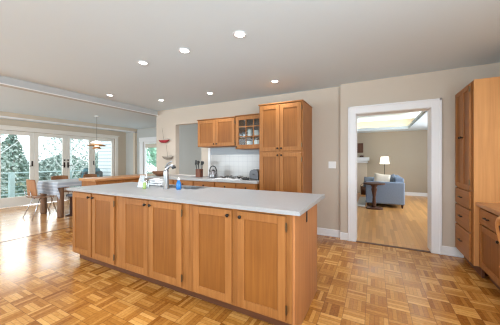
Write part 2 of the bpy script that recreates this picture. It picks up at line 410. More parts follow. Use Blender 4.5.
# french doors
fd0 = None
struct('trim_french_doors', MB().box(XF - .01, XF + .025, 5.53, 5.64, 0, 2.06, bev=.003).box(XF - .01, XF + .025, .62, 5.64, 2.06, 2.165, bev=.003)
       .box(XF + .026, XF + .05, .60, 5.67, 2.15, 2.18, bev=.003), 'cream', 'cream casing around the french doors')
ys = [.79, 1.58, 2.37, 3.16, 3.95, 4.73, 5.52]
for i in range(6):
    a, b = ys[i], ys[i + 1]
    d = BX(XF - .07, XF - .02, a + .004, a + .10, .02, 2.05, bev=.003)
    d.box(XF - .07, XF - .02, b - .10, b - .004, .02, 2.05, bev=.003)
    d.box(XF - .07, XF - .02, a + .10, b - .10, 1.955, 2.05).box(XF - .07, XF - .02, a + .10, b - .10, .02, .27)
    if i <= 1: d.box(XF - .075, XF - .01, a + .0, a + .004, .0, 2.055)
    o = struct('door_%d' % (i + 1), d, 'cream', 'cream framed full glass french door')
    g = BX(XF - .048, XF - .042, a + .10, b - .10, .27, 1.955).build('glass', 'glass', o)
    side = {2: b - .05, 3: b - .05, 4: a + .05, 5: a + .05}.get(i)
    if i in (3, 4, 5, 2):
        h = MB().box(XF - .02, XF - .012, side - .022, side + .022, 1.03, 1.20, bev=.003) if i in (3, 4) else MB().box(XF - .02, XF - .012, side - .018, side + .018, 1.10, 1.24, bev=.003)
        h.tube([(XF - .015, side, 1.10), (XF + .03, side, 1.10), (XF + .035, side + (.09 if i == 4 else -.09) * (1 if i != 5 else 0), 1.10)], .009)
        if i in (3, 4): h.lathe([(0, 0), (.02, 0), (.02, .05), (0, .05)], XF - .01, side, 1.24)
        h.build('door_handle', 'bronze', o, label='dark bronze lever handle with escutcheon')
# far window
w = struct('window_1', MB().box(-7.60, -7.52, 5.99, 6.05, .30, 1.94).box(-6.80, -6.72, 5.99, 6.05, .30, 1.94).box(-7.52, -6.80, 5.99, 6.05, 1.87, 1.94).box(-7.52, -6.80, 5.99, 6.05, .30, .38), 'trim', 'white framed window at the end of the dining area')
BX(-7.52, -6.80, 6.01, 6.016, .38, 1.87).build('glass', 'glass', w)
BX(-7.51, -6.81, 5.985, 5.995, 1.72, 1.86, bev=.002).build('roller_blind', 'pillow', w, label='rolled cream blind across the top')
struct('trim_far_window', MB().box(-7.78, -7.60, 5.945, 5.97, 0, 1.94, bev=.003).box(-7.80, -6.5, 5.94, 5.97, 1.94, 2.10, bev=.003), 'trim', 'wide white casing of the dining end window')
# doorway casing
c = MB()
for yy0, yy1 in ((YD - .022, YD),):
    c.box(-.365, -.262, yy0, yy1, 0, 2.09, bev=.003).box(.682, .785, yy0, yy1, 0, 2.09, bev=.003).box(-.262, .682, yy0, yy1, 1.99, 2.09, bev=.003)
    c.box(-.375, -.350, yy0 - .012, yy0, 0, 2.10, bev=.003).box(.77, .795, yy0 - .012, yy0, 0, 2.10, bev=.003).box(-.375, .795, yy0 - .012, yy0, 2.075, 2.10, bev=.003)
c.box(-.278, -.258, YD, 4.275, 0, 2.0).box(.678, .698, YD, 4.275, 0, 2.0).box(-.278, .698, YD, 4.275, 1.985, 2.005)
struct('trim_doorway', c, 'trim', 'white casing around the living room doorway')
bb = MB().box(-.97, -.49, YK - .015, YK, 0, .115, bev=.003).box(-.97, -.49, YK - .024, YK - .015, 0, .02)
struct('baseboard_kitchen', bb, 'trim', 'white baseboard under the kitchen wall')
struct('baseboard_doorway_left', BX(-.495, -.376, YD - .015, YD, 0, .115, bev=.003), 'trim', 'short white baseboard left of the doorway')
struct('baseboard_doorway_right', MB().box(.796, 1.54, YD - .015, YD, 0, .115, bev=.003).box(.796, 1.54, YD - .024, YD - .015, 0, .02), 'trim', 'white baseboard right of the doorway')
struct('baseboard_dining', BX(XF, XF + .015, -3, .6, 0, .11), 'trim', 'white baseboard of the dining wall')
struct('trim_pass_through', BX(-4.18, -3.36, YK - .02, 4.29, .90, .925, bev=.003), 'cream', 'cream sill of the pass-through')
struct('wall_backsplash', BX(-3.13, -1.72, YK - .012, YK, .92, 1.38), 'tile', 'white square tile backsplash with grey grout')
struct('wall_backsplash_shade', BX(-3.13, -1.72, YK - .010, YK, 1.381, 1.53), 'shade_band', 'blue-grey strip painting in the shade under the wall cabinets')  # strip coloured as the shade below the cabinets, not a separate finish
struct('trim_backsplash', BX(-3.19, -3.131, YK - .02, YK, .92, 1.53, bev=.002), 'trim', 'white strip at the left end of the tiles')

# living room shell
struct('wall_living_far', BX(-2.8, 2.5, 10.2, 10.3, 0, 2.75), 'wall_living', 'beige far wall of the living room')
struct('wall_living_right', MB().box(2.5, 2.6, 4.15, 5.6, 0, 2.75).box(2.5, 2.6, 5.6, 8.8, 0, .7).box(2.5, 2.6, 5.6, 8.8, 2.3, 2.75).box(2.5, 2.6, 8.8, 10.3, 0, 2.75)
       .box(1.6, 2.5, 4.15, 4.27, 0, 2.75), 'wall_tan', 'beige right wall of the living room')
struct('ceiling_living', MB().box(1.0, 2.5, 4.272, 10.2, 2.32, 2.36).box(-2.8, -2.4, 4.272, 10.2, 2.32, 2.36).box(-2.4, 1.0, 9.55, 10.2, 2.32, 2.36).box(-2.4, 1.0, 4.272, 5.0, 2.32, 2.36)
       .box(-2.8, 2.5, 4.272, 10.2, 2.75, 2.8)
       .box(.98, 1.0, 5.0, 9.55, 2.36, 2.42).box(-2.4, 1.0, 9.55, 9.57, 2.36, 2.42), 'ceil', 'tray ceiling of the living room with raised centre')
struct('baseboard_living', BX(-.2, 2.5, 10.185, 10.2, 0, .12), 'trim', 'white baseboard of the living room')
for nm, bx, lb in (('far', (-2.3, 1.2, 9.85, 9.9, 2.37, 2.39), 'warm light strip hidden in the ceiling tray along the far wall'),
               ('right', (1.3, 1.35, 5.0, 9.7, 2.37, 2.39), 'warm light strip hidden in the ceiling tray along its right side')):
    tag(BX(*bx).build('cove_light', 'cove'), lb, 'light')

# ------------------------------------------------------------------ outdoors
struct('floor_deck', BX(-11.3, -8.76, -3, 6.3, -.16, -.06), 'deck', 'grey board deck outside the french doors')
struct('ground', BX(-60, -11.4, -40, 50, -2.6, -2.4), 'hill', 'wooded slope beyond the deck')
struct('ground_north', BX(-11.3, 20, 12, 50, -.5, -.3), 'hill', 'lawn beyond the far window')
struct('wall_exterior', BX(-11.05, -8.76, 6.32, 6.5, -.3, 3.2), 'siding', 'white clapboard exterior wall beside the deck')
rl = thing('deck_railing', 'pale teal deck railing with square posts outside the french doors', 'railing', (-11.1, 0, -.06))
BX(-.05, .05, -3, 6.2, .86, .90, bev=.004).build('top_rail', 'rail', rl)
BX(-.02, .02, -3, 6.2, .12, .16).build('bottom_rail', 'rail', rl)
for yy in (-.1, 1.65, 3.45, 5.2):
    BX(-.07, .07, yy - .07, yy + .07, 0, .86, bev=.005).build('post', 'rail', rl)
for k in range(4):
    MB().tube([(0, -3, .26 + k * .15), (0, 6.2, .26 + k * .15)], .008, 6).build('cable', 'rail', rl)
gc = thing('covered_grill', 'slate teal fabric covered grill on the deck behind the right french door', 'grill', (-10.5, 5.75, -.06))
MB().grid(16, 12, lambda u, v: (math.cos(u * 2 * PI) * .28 * (1 - .55 * v ** 3), math.sin(u * 2 * PI) * .45 * (1 - .35 * v ** 3), .02 + v * .92 + .05 * math.sin(u * PI) * v)).build('cover', 'cover', gc, smooth=True, solid=.01)
MB().box(-.2, .2, -.36, .36, .1, .86, bev=.05).build('cabinet', 'black', gc)

def tree(x, y, z, h, cr, lm, label, kind='conifer', n=700, leaf=.22, bark='bark'):
    t = thing('tree', label, 'tree', (x, y, z), 0, 'trees beyond the deck')
    rnd = random.Random(int(abs(x * 31 + y * 17)))
    lean = rnd.uniform(-.06, .06)
    tr = MB().tube([(0, 0, -.1), (lean * h * .3, 0, h * .35), (lean * h * .6, .05, h * .7), (lean * h, 0, h * .98)], [.022 * h, .016 * h, .010 * h, .002 * h], 8)
    mb = MB()
    for k in range(n):
        f = rnd.random()
        if kind == 'conifer':
            zz = h * (.12 + .88 * f); rad = cr * (1 - f) ** .8 * (.35 + .65 * rnd.random())
        else:
            zz = h * (.35 + .62 * f); rad = cr * math.sin(PI * (.15 + .8 * f)) * rnd.random() ** .5
        a = rnd.random() * 2 * PI
        p = Vector((lean * zz + rad * math.cos(a), rad * math.sin(a), zz - rad * .15))
        n_ = Vector((rnd.gauss(0, 1), rnd.gauss(0, 1), rnd.gauss(0, 1))).normalized()
        t1 = n_.orthogonal().normalized(); t2 = n_.cross(t1)
        s = leaf * rnd.uniform(.5, 1.3)
        vs = [mb.bm.verts.new(p + t1 * s * .5 * math.cos(q) + t2 * s * math.sin(q)) for q in (0, PI / 2, PI, 3 * PI / 2)]
        mb.bm.faces.new(vs)
    if kind != 'conifer':
        for k in range(9):
            a = k * 2.4; hz = h * (.35 + .055 * k)
            tr.tube([(lean * hz, 0, hz), (lean * hz + cr * .45 * math.cos(a), cr * .45 * math.sin(a), hz + h * .12), (lean * hz + cr * .8 * math.cos(a + .3), cr * .8 * math.sin(a + .3), hz + h * .22)], [.008 * h, .005 * h, .002 * h], 6)
    tr.build('trunk', bark, t); mb.build('foliage', lm, t)
    return t
TR = [(-18, 5.6, 5.3, 1.5, 'leaf_a', 'conifer', 1500, 'tall dark spruce seen through the left glass door'),
      (-21, 9.8, 4.1, 1.9, 'leaf_a', 'conifer', 1500, 'spruce standing behind the second glass door'),
      (-24, 13.8, 4.6, 1.9, 'leaf_a', 'conifer', 1500, 'spruce at the right of the central double doors'),
      (-16, 7.6, 6.0, 1.5, 'leaf_b', 'bare', 1500, 'pale bare birch leaning across the second glass door'),
      (-15, 3.6, 6.2, 1.6, 'leaf_b', 'bare', 1500, 'grey twiggy tree at the left edge of the doors'),
      (-18, 11.2, 6.2, 1.7, 'leaf_b', 'bare', 1500, 'grey twiggy tree behind the third glass door'),
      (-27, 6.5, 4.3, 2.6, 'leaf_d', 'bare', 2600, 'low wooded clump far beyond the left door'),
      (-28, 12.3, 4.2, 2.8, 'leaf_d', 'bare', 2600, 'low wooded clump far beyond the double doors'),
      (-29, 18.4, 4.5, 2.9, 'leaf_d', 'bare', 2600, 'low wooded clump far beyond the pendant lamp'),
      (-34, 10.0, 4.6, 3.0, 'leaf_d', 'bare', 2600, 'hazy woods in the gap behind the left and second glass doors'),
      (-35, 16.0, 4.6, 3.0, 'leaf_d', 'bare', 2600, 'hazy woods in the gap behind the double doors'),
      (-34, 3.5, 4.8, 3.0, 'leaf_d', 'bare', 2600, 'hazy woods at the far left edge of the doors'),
      (-20, 15.5, 6.2, 1.6, 'leaf_b', 'bare', 1500, 'twiggy tree just left of the clapboard wall')]
for x, y, h, cr, lm, kd, n, lb in TR:
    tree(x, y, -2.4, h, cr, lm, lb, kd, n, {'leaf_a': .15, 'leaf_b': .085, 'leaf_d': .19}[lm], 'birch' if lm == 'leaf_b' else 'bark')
for x, y, h, cr, lb in ((-13.0, 12.0, 4.4, 1.7, 'bright green leafy tree seen through the far end window'),
                        (-15.0, 17.0, 5.0, 2.2, 'bright green leafy tree behind the end window tree')):
    t = tree(x, y, -.6, h, cr, 'leaf_c', lb, 'round', 1300, .2); t['group'] = 'trees beyond the far window'

# ------------------------------------------------------------------ cabinet helpers
def shaker(x0, x1, z0, z1, y=-.022, th=.02, st=.062, rec=.008):
    b = MB()
    b.box(x0, x0 + st, y, y + th, z0, z1, bev=.002).box(x1 - st, x1, y, y + th, z0, z1, bev=.002)
    b.box(x0 + st, x1 - st, y, y + th, z1 - st, z1, bev=.002).box(x0 + st, x1 - st, y, y + th, z0, z0 + st, bev=.002)
    return b
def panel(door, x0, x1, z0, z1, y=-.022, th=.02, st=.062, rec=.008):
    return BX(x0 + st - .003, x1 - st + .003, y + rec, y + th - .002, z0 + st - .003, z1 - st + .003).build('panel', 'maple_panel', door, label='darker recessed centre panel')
def knob(parent, x, z, y=-.022, m='bronze', r=.014, **kw):
    prof = [(0, 0), (.006, 0), (.006, .012), (r, .015), (r * 1.05, .022), (r * .7, .028), (0, .029)]
    mb = MB(); mb.lathe(prof, 0, 0, 0, 12)
    bmesh.ops.transform(mb.bm, matrix=Matrix.Translation((x, y, z)) @ Matrix.Rotation(R(90), 4, 'X'), verts=mb.bm.verts)
    return mb.build('knob', m, parent, smooth=True)
def hinge(parent, x, z, y=-.022):
    return MB().box(x - .007, x + .007, y - .003, y + .004, z - .028, z + .028, bev=.001).tube([(x, y - .004, z - .034), (x, y - .004, z + .034)], .0045, 8).build('hinge', 'hinge', parent)
def carcass(w, d, z0, z1, open_top=False, top=None):
    t = .018; b = MB()
    b.box(0, t, 0, d, z0, z1).box(w - t, w, 0, d, z0, z1).box(t, w - t, d - t, d, z0, z1).box(t, w - t, 0, d - t, z0, z0 + t)
    b.box(t, w - t, 0, t, z0 + t, z1)
    if not open_top: b.box(t, w - t, t, d - t, z1 - t, z1)
    return b
def doorset(root, x0, x1, z0, z1, split, knobz, hz, gap=.004, maple='maple', st=.062, left_hinges=False):
    ds = [(x0, split - gap / 2, 'L'), (split + gap / 2, x1, 'R')] if split else [(x0, x1, 'R')]
    for a, b, sd in ds:
        d = shaker(a, b, z0, z1, st=st).build('door', maple, root)
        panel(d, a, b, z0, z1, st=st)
        kx = b - .030 if sd == 'L' else a + .030
        knob(d, kx, knobz)
        hx = a - .006 if sd == 'L' else b + .006
        if sd == 'L' and not left_hinges: continue
        for q in hz: hinge(d, hx, q)

# ------------------------------------------------------------------ island
IG = 'base cabinets of the kitchen island'
def island_unit(x0, x1, split_d, dx0, dx1, gap, label):
    t = thing('base_cabinet', label, 'cabinet', (x0, 1.642, 0), 0, IG)
    w = x1 - x0
    carcass(w, .716, .095, .888, open_top=True).build('body', 'maple', t)
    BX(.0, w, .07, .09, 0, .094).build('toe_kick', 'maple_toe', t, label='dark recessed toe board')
    doorset(t, dx0 - x0, dx1 - x0, .115, .868, split_d - x0, .825, (.20, .79), gap=gap)
    return t
island_unit(-3.40, -2.49, -2.970, -3.385, -2.545, .03, 'left pair of honey maple doors under the island worktop')
island_unit(-2.488, -1.482, -1.995, -2.405, -1.555, .012, 'middle pair of maple doors under the sink side of the island')
rt = island_unit(-1.48, -.52, -.992, -1.415, -.565, .055, 'right pair of larger looking maple doors nearest the camera')
BX(.962, .980, -.005, .718, 0, .888, bev=.001).build('end_panel', 'maple_end', rt, label='plain reddish wood end panel reaching the floor')
BX(.981, .986, .30, .325, .76, .86, bev=.002).build('outlet_strip', 'black', rt, label='narrow black outlet strip')
# worktop with sink cut-out
ct = MB()
x0, x1, y0, y1, sx0, sx1, sy0, sy1 = -3.45, -.45, 1.585, 2.50, -2.50, -1.88, 2.19, 2.45
bm = ct.bm
pts_o = [(x0, y0), (x1, y0), (x1, y1), (x0, y1)]; pts_i = [(sx0, sy0), (sx1, sy0), (sx1, sy1), (sx0, sy1)]
V = {}
for zz in (.889, .92):
    V[zz] = ([bm.verts.new((*p, zz)) for p in pts_o], [bm.verts.new((*p, zz)) for p in pts_i])
for k in range(4):
    k2 = (k + 1) % 4
    bm.faces.new((V[.92][0][k], V[.92][0][k2], V[.92][1][k2], V[.92][1][k]))
    bm.faces.new((V[.889][0][k2], V[.889][0][k], V[.889][1][k], V[.889][1][k2]))
    bm.faces.new((V[.889][0][k], V[.889][0][k2], V[.92][0][k2], V[.92][0][k]))
    bm.faces.new((V[.889][1][k2], V[.889][1][k], V[.92][1][k], V[.92][1][k2]))
tag(ct.build('worktop', 'quartz'), 'pale grey quartz worktop covering the whole kitchen island', 'worktop')
sk = thing('sink', 'stainless steel double bowl sink set into the island worktop', 'sink', (-2.19, 2.32, .92))
s = MB()
for a, b in ((-.305, -.02), (.02, .305)):
    s.box(a, b, -.125, -.121, -.17, -.002).box(a, b, .121, .125, -.17, -.002).box(a, a + .004, -.121, .121, -.17, -.002).box(b - .004, b, -.121, .121, -.17, -.002).box(a, b, -.125, .125, -.174, -.17)
s.box(-.02, .02, -.125, .125, -.03, -.004)
s.build('basin', 'steel', sk)
rm = MB()
rm.box(-.325, .325, -.145, -.122, .0005, .004, bev=.001).box(-.325, .325, .122, .145, .0005, .004, bev=.001).box(-.325, -.302, -.122, .122, .0005, .004).box(.302, .325, -.122, .122, .0005, .004)
rm.build('rim', 'steel', sk)
for q in (-.16, .16): MB().lathe([(0, .001), (.035, .001), (.035, .004), (.02, .002), (0, .002)], q, 0, -.17).build('drain', 'chrome', sk)

fc = thing('faucet', 'tall brushed steel pull-out faucet with curved head on the island', 'faucet', (-2.27, 2.11, .92))
MB().lathe([(0, 0), (.042, 0), (.042, .01), (.035, .016), (.033, .205), (.028, .23), (0, .235)]).build('body', 'steel', fc, smooth=True)
MB().tube([(0, 0, .19), (.008, .0, .24), (.028, .01, .27), (.058, .02, .282), (.085, .03, .27)], [.022, .022, .021, .021, .022], 12).build('spout', 'steel', fc, smooth=True)
MB().tube([(.083, .03, .272), (.095, .034, .255), (.098, .036, .245)], [.024, .026, .022], 12).build('spray_head', 'black', fc, smooth=True, label='dark spray nozzle')
MB().tube([(0, 0, .225), (.0, -.01, .265), (.04, -.02, .305), (.11, -.02, .335)], [.012, .011, .009, .007], 8).build('lever', 'steel', fc, smooth=True)

bt = thing('dish_soap_bottle', 'bright blue soap bottle standing right of the island faucet', 'bottle', (-2.07, 2.115, .92))
MB().lathe([(0, 0), (.030, 0), (.033, .01), (.033, .06), (.028, .08), (.020, .092), (.018, .11), (0, .11)], sy=.8).build('body', 'bluebottle', bt, smooth=True)
MB().lathe([(0, .11), (.013, .11), (.013, .128), (.007, .132), (.006, .145), (0, .145)]).build('cap', 'plastic', bt, smooth=True, label='white cap')
sb = thing('hand_soap_bottle', 'tall clear pump bottle left of the faucet', 'bottle', (-2.515, 2.02, .92))
MB().lathe([(0, 0), (.036, 0), (.039, .01), (.039, .10), (.024, .125), (.014, .13), (0, .13)], sx=.95).build('body', 'soapglass', sb, smooth=True)
MB().lathe([(0, .13), (.013, .13), (.013, .145), (.005, .147), (.005, .172), (0, .172)]).tube([(0, 0, .172), (.0, 0, .178), (-.035, 0, .176)], .006).build('pump', 'plastic', sb, smooth=True, label='white pump')
gs = thing('lime_soap_bottle', 'short lime green bottle just in front of the clear pump bottle', 'bottle', (-2.468, 1.955, .92))
MB().lathe([(0, 0), (.018, 0), (.021, .01), (.021, .06), (.012, .075), (.010, .082), (0, .082)], seg=16).build('body', 'lime', gs, smooth=True)
MB().lathe([(0, .082), (.011, .082), (.011, .096), (0, .098)], seg=14).build('cap', 'plastic', gs, smooth=True, label='white cap')
hd = thing('acrylic_holder', 'clear acrylic recipe holder leaning back beside the soap bottle', 'holder', (-2.68, 2.05, .92))
MB().box(-.045, .055, -.003, .003, 0, .155, rot=Matrix.Rotation(R(-16), 4, 'X')).build('plate', 'frost', hd)
BX(-.045, .055, -.005, .06, .0, .004).build('foot', 'acrylic', hd)
BX(-.045, .055, .02, .026, .004, .07).build('prop', 'acrylic', hd)
tw = thing('towel_stack', 'folded white dish towels piled between soap bottle and faucet', 'towel', (-2.65, 2.30, .92))
for k, (dx, dz, sc_) in enumerate(((0, 0, 1), (.01, .032, .92), (-.01, .062, .8))):
    def f(u, v, dx=dx, dz=dz, s_=sc_, k=k):
        a = v * 2 * PI
        return (dx + (u - .5) * .25 * s_, math.cos(a) * .07 * s_, dz + .016 + math.sin(a) * .016 + .007 * math.sin(u * 9 + k * 2) * (1 if math.sin(a) > 0 else 0))
    m_ = MB().grid(14, 16, f)
    bmesh.ops.remove_doubles(m_.bm, verts=m_.bm.verts, dist=.0005)
    bmesh.ops.holes_fill(m_.bm, edges=m_.bm.edges)
    m_.build('towel', 'towel', tw, smooth=True)

# ------------------------------------------------------------------ peninsula with wooden top (dining side)
pn = thing('peninsula_cabinet', 'maple cabinet under the wooden ledge facing the dining area', 'cabinet', (-5.0, 2.52, 0))
BX(.02, .49, .02, 1.62, .09, .875).build('body', 'maple', pn)
BX(.06, .45, .05, 1.62, 0, .089).build('toe_kick', 'maple_toe', pn)
BX(.491, .497, .04, 1.0, .12, .86, bev=.002).build('side_panel', 'maple', pn)
tag(BX(-5.02, -4.48, 2.50, 4.148, .876, .925, bev=.012, seg=2).build('wooden_ledge', 'butcher'), 'rounded butcher block top of the peninsula by the dining area', 'countertop')
bw = thing('wooden_bowl', 'shallow boat shaped brown wooden bowl at the left end of the rear worktop', 'bowl', (-4.18, 3.72, .921))
MB().lathe([(0, 0), (.07, 0), (.13, .03), (.175, .075), (.185, .10), (.172, .098), (.12, .045), (0, .018)], seg=24, sx=1.25, sy=.7).build('bowl_body', 'bowlwood', bw, smooth=True)

# ------------------------------------------------------------------ rear base cabinets
YB = 3.53
def rear_unit(x0, x1, label, knobs=1):
    t = thing('base_cabinet', label, 'cabinet', (x0, YB, 0), 0, 'base cabinets along the kitchen wall')
    w = x1 - x0
    carcass(w, .60, .10, .875).build('body', 'maple', t)
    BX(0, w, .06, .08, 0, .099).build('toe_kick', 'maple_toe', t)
    d = MB().box(.015, w - .015, -.022, -.002, .74, .862, bev=.003).build('drawer', 'maple_h', t)
    knob(d, w / 2, .80)
    doorset(t, .015, w - .015, .115, .725, w / 2, .68, (.2, .64))
xs = [-4.47, -4.0, -3.58, -3.06, -2.56, -2.11, -1.722]
lbs = ['rear base cabinet at the left end under the pass-through', 'second rear base cabinet under the pass-through', 'rear base cabinet below the utensil block',
       'rear base cabinet below the kettle', 'rear base cabinet below the cooktop', 'narrow rear base cabinet below the toaster, beside the pantry']
for i in range(6): rear_unit(xs[i], xs[i + 1] - .002, lbs[i])
tag(BX(-4.478, -1.705, 3.495, 4.148, .877, .92, bev=.003).build('rear_worktop', 'quartz2'), 'grey worktop running along the kitchen wall', 'worktop')

# wall cabinets
def wall_unit(x0, x1, label):
    t = thing('wall_cabinet', label, 'cabinet', (x0, 3.842, 0))
    carcass(x1 - x0, .306, 1.535, 2.075).build('body', 'maple', t)
    return t
u1 = wall_unit(-3.23, -2.325, 'wall cabinet with two solid maple doors beside the pass-through')
doorset(u1, .012, .895, 1.545, 2.065, .455, 1.585, (1.62, 1.99))
BX(-.008, .913, -.03, .306, 2.0755, 2.09, bev=.003).build('crown', 'maple_h', u1)
u2 = thing('glass_wall_cabinet', 'maple wall cabinet with a six-pane glass door showing dishes', 'cabinet', (-2.323, 3.842, 0))
b = MB(); t_ = .018; w_ = .618
b.box(0, t_, 0, .306, 1.475, 2.085).box(w_ - t_, w_, 0, .306, 1.475, 2.085).box(t_, w_ - t_, 0, .306, 1.475, 1.50).box(t_, w_ - t_, 0, .306, 2.06, 2.085)
b.build('body', 'maple', u2)
BX(t_, w_ - t_, .29, .304, 1.50, 2.06).build('back_panel', 'cab_in', u2, label='dark brown back panel')
BX(t_, w_ - t_, .02, .288, 1.695, 1.71).build('shelf', 'maple', u2)
BX(t_, w_ - t_, .02, .288, 1.875, 1.89).build('shelf', 'maple', u2)
d = MB(); a, bb_, z0, z1, st = .012, .606, 1.487, 2.075, .065
d.box(a, a + st, -.022, -.002, z0, z1, bev=.002).box(bb_ - st, bb_, -.022, -.002, z0, z1, bev=.002).box(a + st, bb_ - st, -.022, -.002, z1 - st, z1).box(a + st, bb_ - st, -.022, -.002, z0, z0 + st)
iw = (bb_ - st) - (a + st)
for k in (1, 2): d.box(a + st + iw * k / 3 - .008, a + st + iw * k / 3 + .008, -.020, -.006, z0 + st, z1 - st)
for zq in (1.702, 1.885): d.box(a + st, bb_ - st, -.019, -.007, zq - .008, zq + .008)
d = d.build('door', 'maple', u2)
BX(a + st, bb_ - st, -.012, -.009, z0 + st, z1 - st).build('glass', 'glass', d)
knob(d, .04, 1.515)
for q in (1.58, 1.98): hinge(d, -.004 + .01, q)
BX(-.005, .62, -.03, .306, 2.0855, 2.10, bev=.003).build('crown', 'maple_h', u2)

def bowl(x, y, z, r, h, label, m='white', cat='bowl', name='bowl', grp='dishes in the glass cabinet'):
    return tag(MB().lathe([(0, 0), (r * .45, 0), (r * .8, h * .4), (r, h), (r * .94, h), (r * .72, h * .45), (0, h * .12)], seg=18).build(name, m, smooth=True, loc=(x, y, z)), label, cat, grp)
for k in range(3): bowl(-2.12, 3.99, 1.501 + k * .032, .075, .06, ['lowest white bowl of the left stack on the bottom cabinet shelf', 'middle white bowl of the left stack on the bottom cabinet shelf', 'top white bowl of the left stack on the bottom cabinet shelf'][k])
for k in range(3): bowl(-1.92, 3.98, 1.501 + k * .034, .085, .065, ['lowest white bowl of the right stack on the bottom cabinet shelf', 'middle white bowl of the right stack on the bottom cabinet shelf', 'top white bowl of the right stack on the bottom cabinet shelf'][k])
def mug(x, z, label, m='white', r=.038, h=.09):
    t = thing('mug', label, 'mug', (x, 3.97, z), 0, 'mugs on the middle cabinet shelf')
    MB().lathe([(0, 0), (r * .9, 0), (r, .01), (r, h), (r * .9, h), (r * .85, .012), (0, .01)], seg=16).build('cup', m, t, smooth=True)
    MB().tube([(-r * .9, 0, h * .8), (-r * 1.6, 0, h * .75), (-r * 1.7, 0, h * .4), (-r * .95, 0, h * .22)], .005, 6).build('handle', m, t, smooth=True)
mug(-2.20, 1.711, 'small grey mug on the middle shelf, left of the white ones', 'steel')
mug(-2.085, 1.711, 'tall white mug at the centre of the middle shelf', 'white', .045, .13)
mug(-1.945, 1.711, 'white mug on the middle shelf, right of the tall one', 'white', .045, .11)
mug(-1.825, 1.711, 'white mug at the right end of the middle shelf', 'white', .04, .09)

# tall pantry
pt = thing('pantry_cabinet', 'tall maple pantry with four doors at the end of the kitchen wall', 'cabinet', (-1.70, 3.572, 0))
carcass(.73, .576, .10, 2.165).build('body', 'maple', pt)
BX(.731, .735, 0, .576, 0, 2.165).build('side_panel', 'maple_end', pt, label='plain reddish brown side panel')
BX(0, .73, .06, .08, 0, .099).build('toe_kick', 'maple_toe', pt)
BX(-.008, .742, -.028, .576, 2.166, 2.185, bev=.003).build('crown', 'maple_h', pt)
doorset(pt, .018, .712, 1.415, 2.15, .365, 1.455, (1.50, 2.07))
doorset(pt, .018, .712, .115, 1.385, .365, 1.345, (.22, 1.28))

# ------------------------------------------------------------------ things on the rear worktop
ub = thing('utensil_block', 'dark red-brown wooden block holding black kitchen utensils', 'utensil holder', (-3.19, 3.84, .921))
b = MB().box(-.055, .055, -.05, .05, 0, .006).box(-.055, -.047, -.05, .05, .006, .165).box(.047, .055, -.05, .05, .006, .165).box(-.047, .047, -.05, -.042, .006, .165).box(-.047, .047, .042, .05, .006, .165)
b.build('block', 'blockwood', ub)
for k, (dx, dy, tp, kd) in enumerate(((-.035, .0, -.12, 0), (-.015, .02, -.06, 1), (.005, -.02, .0, 0), (.02, .02, .06, 1), (.035, 0, .12, 0), (-.02, -.02, -.09, 1))):
    u_ = thing('spatula' if kd else 'cooking_spoon', ['black spoon leaning furthest left in the utensil block', 'black spatula second from left in the utensil block', 'black spoon standing upright at the block centre',
        'black spatula right of centre in the utensil block', 'black spoon leaning furthest right in the utensil block', 'black spatula at the front left of the utensil block'][k], 'utensil', (-3.19 + dx, 3.84 + dy, .929), 0, 'utensils in the wooden block')
    hh = .33 + .015 * (k % 3)
    MB().tube([(0, 0, 0), ((tp - dx) * .7, 0, hh * .72)], .005, 6).build('handle', 'black', u_)
    if kd: MB().box(-.024, .024, -.003, .003, 0, .085, bev=.002, rot=Matrix.Translation(((tp - dx) * .7, 0, hh * .70))).build('blade', 'black', u_)
    else: MB().lathe([(0, -.035), (.02, -.025), (.027, 0), (.02, .025), (0, .035)], (tp - dx) * .7, 0, hh * .82, 12, sy=.35).build('bowl', 'black', u_, smooth=True)

kt = thing('kettle', 'brushed steel kettle with black arched handle beside the cooktop', 'kettle', (-2.86, 3.86, .921))
MB().lathe([(0, 0), (.085, 0), (.09, .012), (.085, .06), (.062, .115), (.04, .135), (0, .138)], seg=24).build('body', 'steel_dark', kt, smooth=True)
MB().lathe([(0, .136), (.038, .136), (.03, .15), (.008, .155), (.012, .17), (0, .175)], seg=16).build('lid', 'black', kt, smooth=True)
MB().tube([(-.075, 0, .075), (-.085, 0, .14), (-.06, 0, .205), (0, 0, .232), (.06, 0, .205), (.085, 0, .14), (.075, 0, .075)], .011, 10).build('handle', 'black', kt, smooth=True)
MB().tube([(.06, -.03, .06), (.10, -.05, .09), (.12, -.06, .125)], [.018, .013, .010], 10).build('spout', 'steel', kt, smooth=True)

ck = thing('cooktop', 'white gas cooktop with black burners set in the rear worktop', 'cooktop', (-2.36, 3.82, .921))
BX(-.27, .27, -.22, .22, 0, .012, bev=.004).build('top_plate', 'white', ck)
for x_, y_ in ((-.15, -.1), (.06, -.1), (-.15, .11), (.06, .11)):
    bq = MB().lathe([(0, .012), (.04, .012), (.04, .024), (.025, .028), (0, .028)], x_, y_, 0).build('burner', 'black', ck, smooth=True)
    g = MB()
    for a_ in range(4):
        ca, sa = math.cos(a_ * PI / 2), math.sin(a_ * PI / 2)
        g.tube([(x_ + ca * .085, y_ + sa * .085, .014), (x_ + ca * .08, y_ + sa * .08, .04), (x_ + ca * .025, y_ + sa * .025, .04)], .004, 6)
    g.build('grate', 'black', bq)
for k in range(4):
    MB().lathe([(0, .012), (.018, .012), (.016, .032), (0, .033)], .215, -.15 + k * .09, 0, 12).build('dial', 'black', ck, smooth=True)
tag(MB().lathe([(0, .0), (.028, 0), (.03, .02), (.02, .035), (0, .04)], sx=2.4, seg=14).build('spoon_rest', 'black', smooth=True, loc=(-2.03, 3.70, .921)), 'small black dish between the cooktop and the toaster', 'dish')

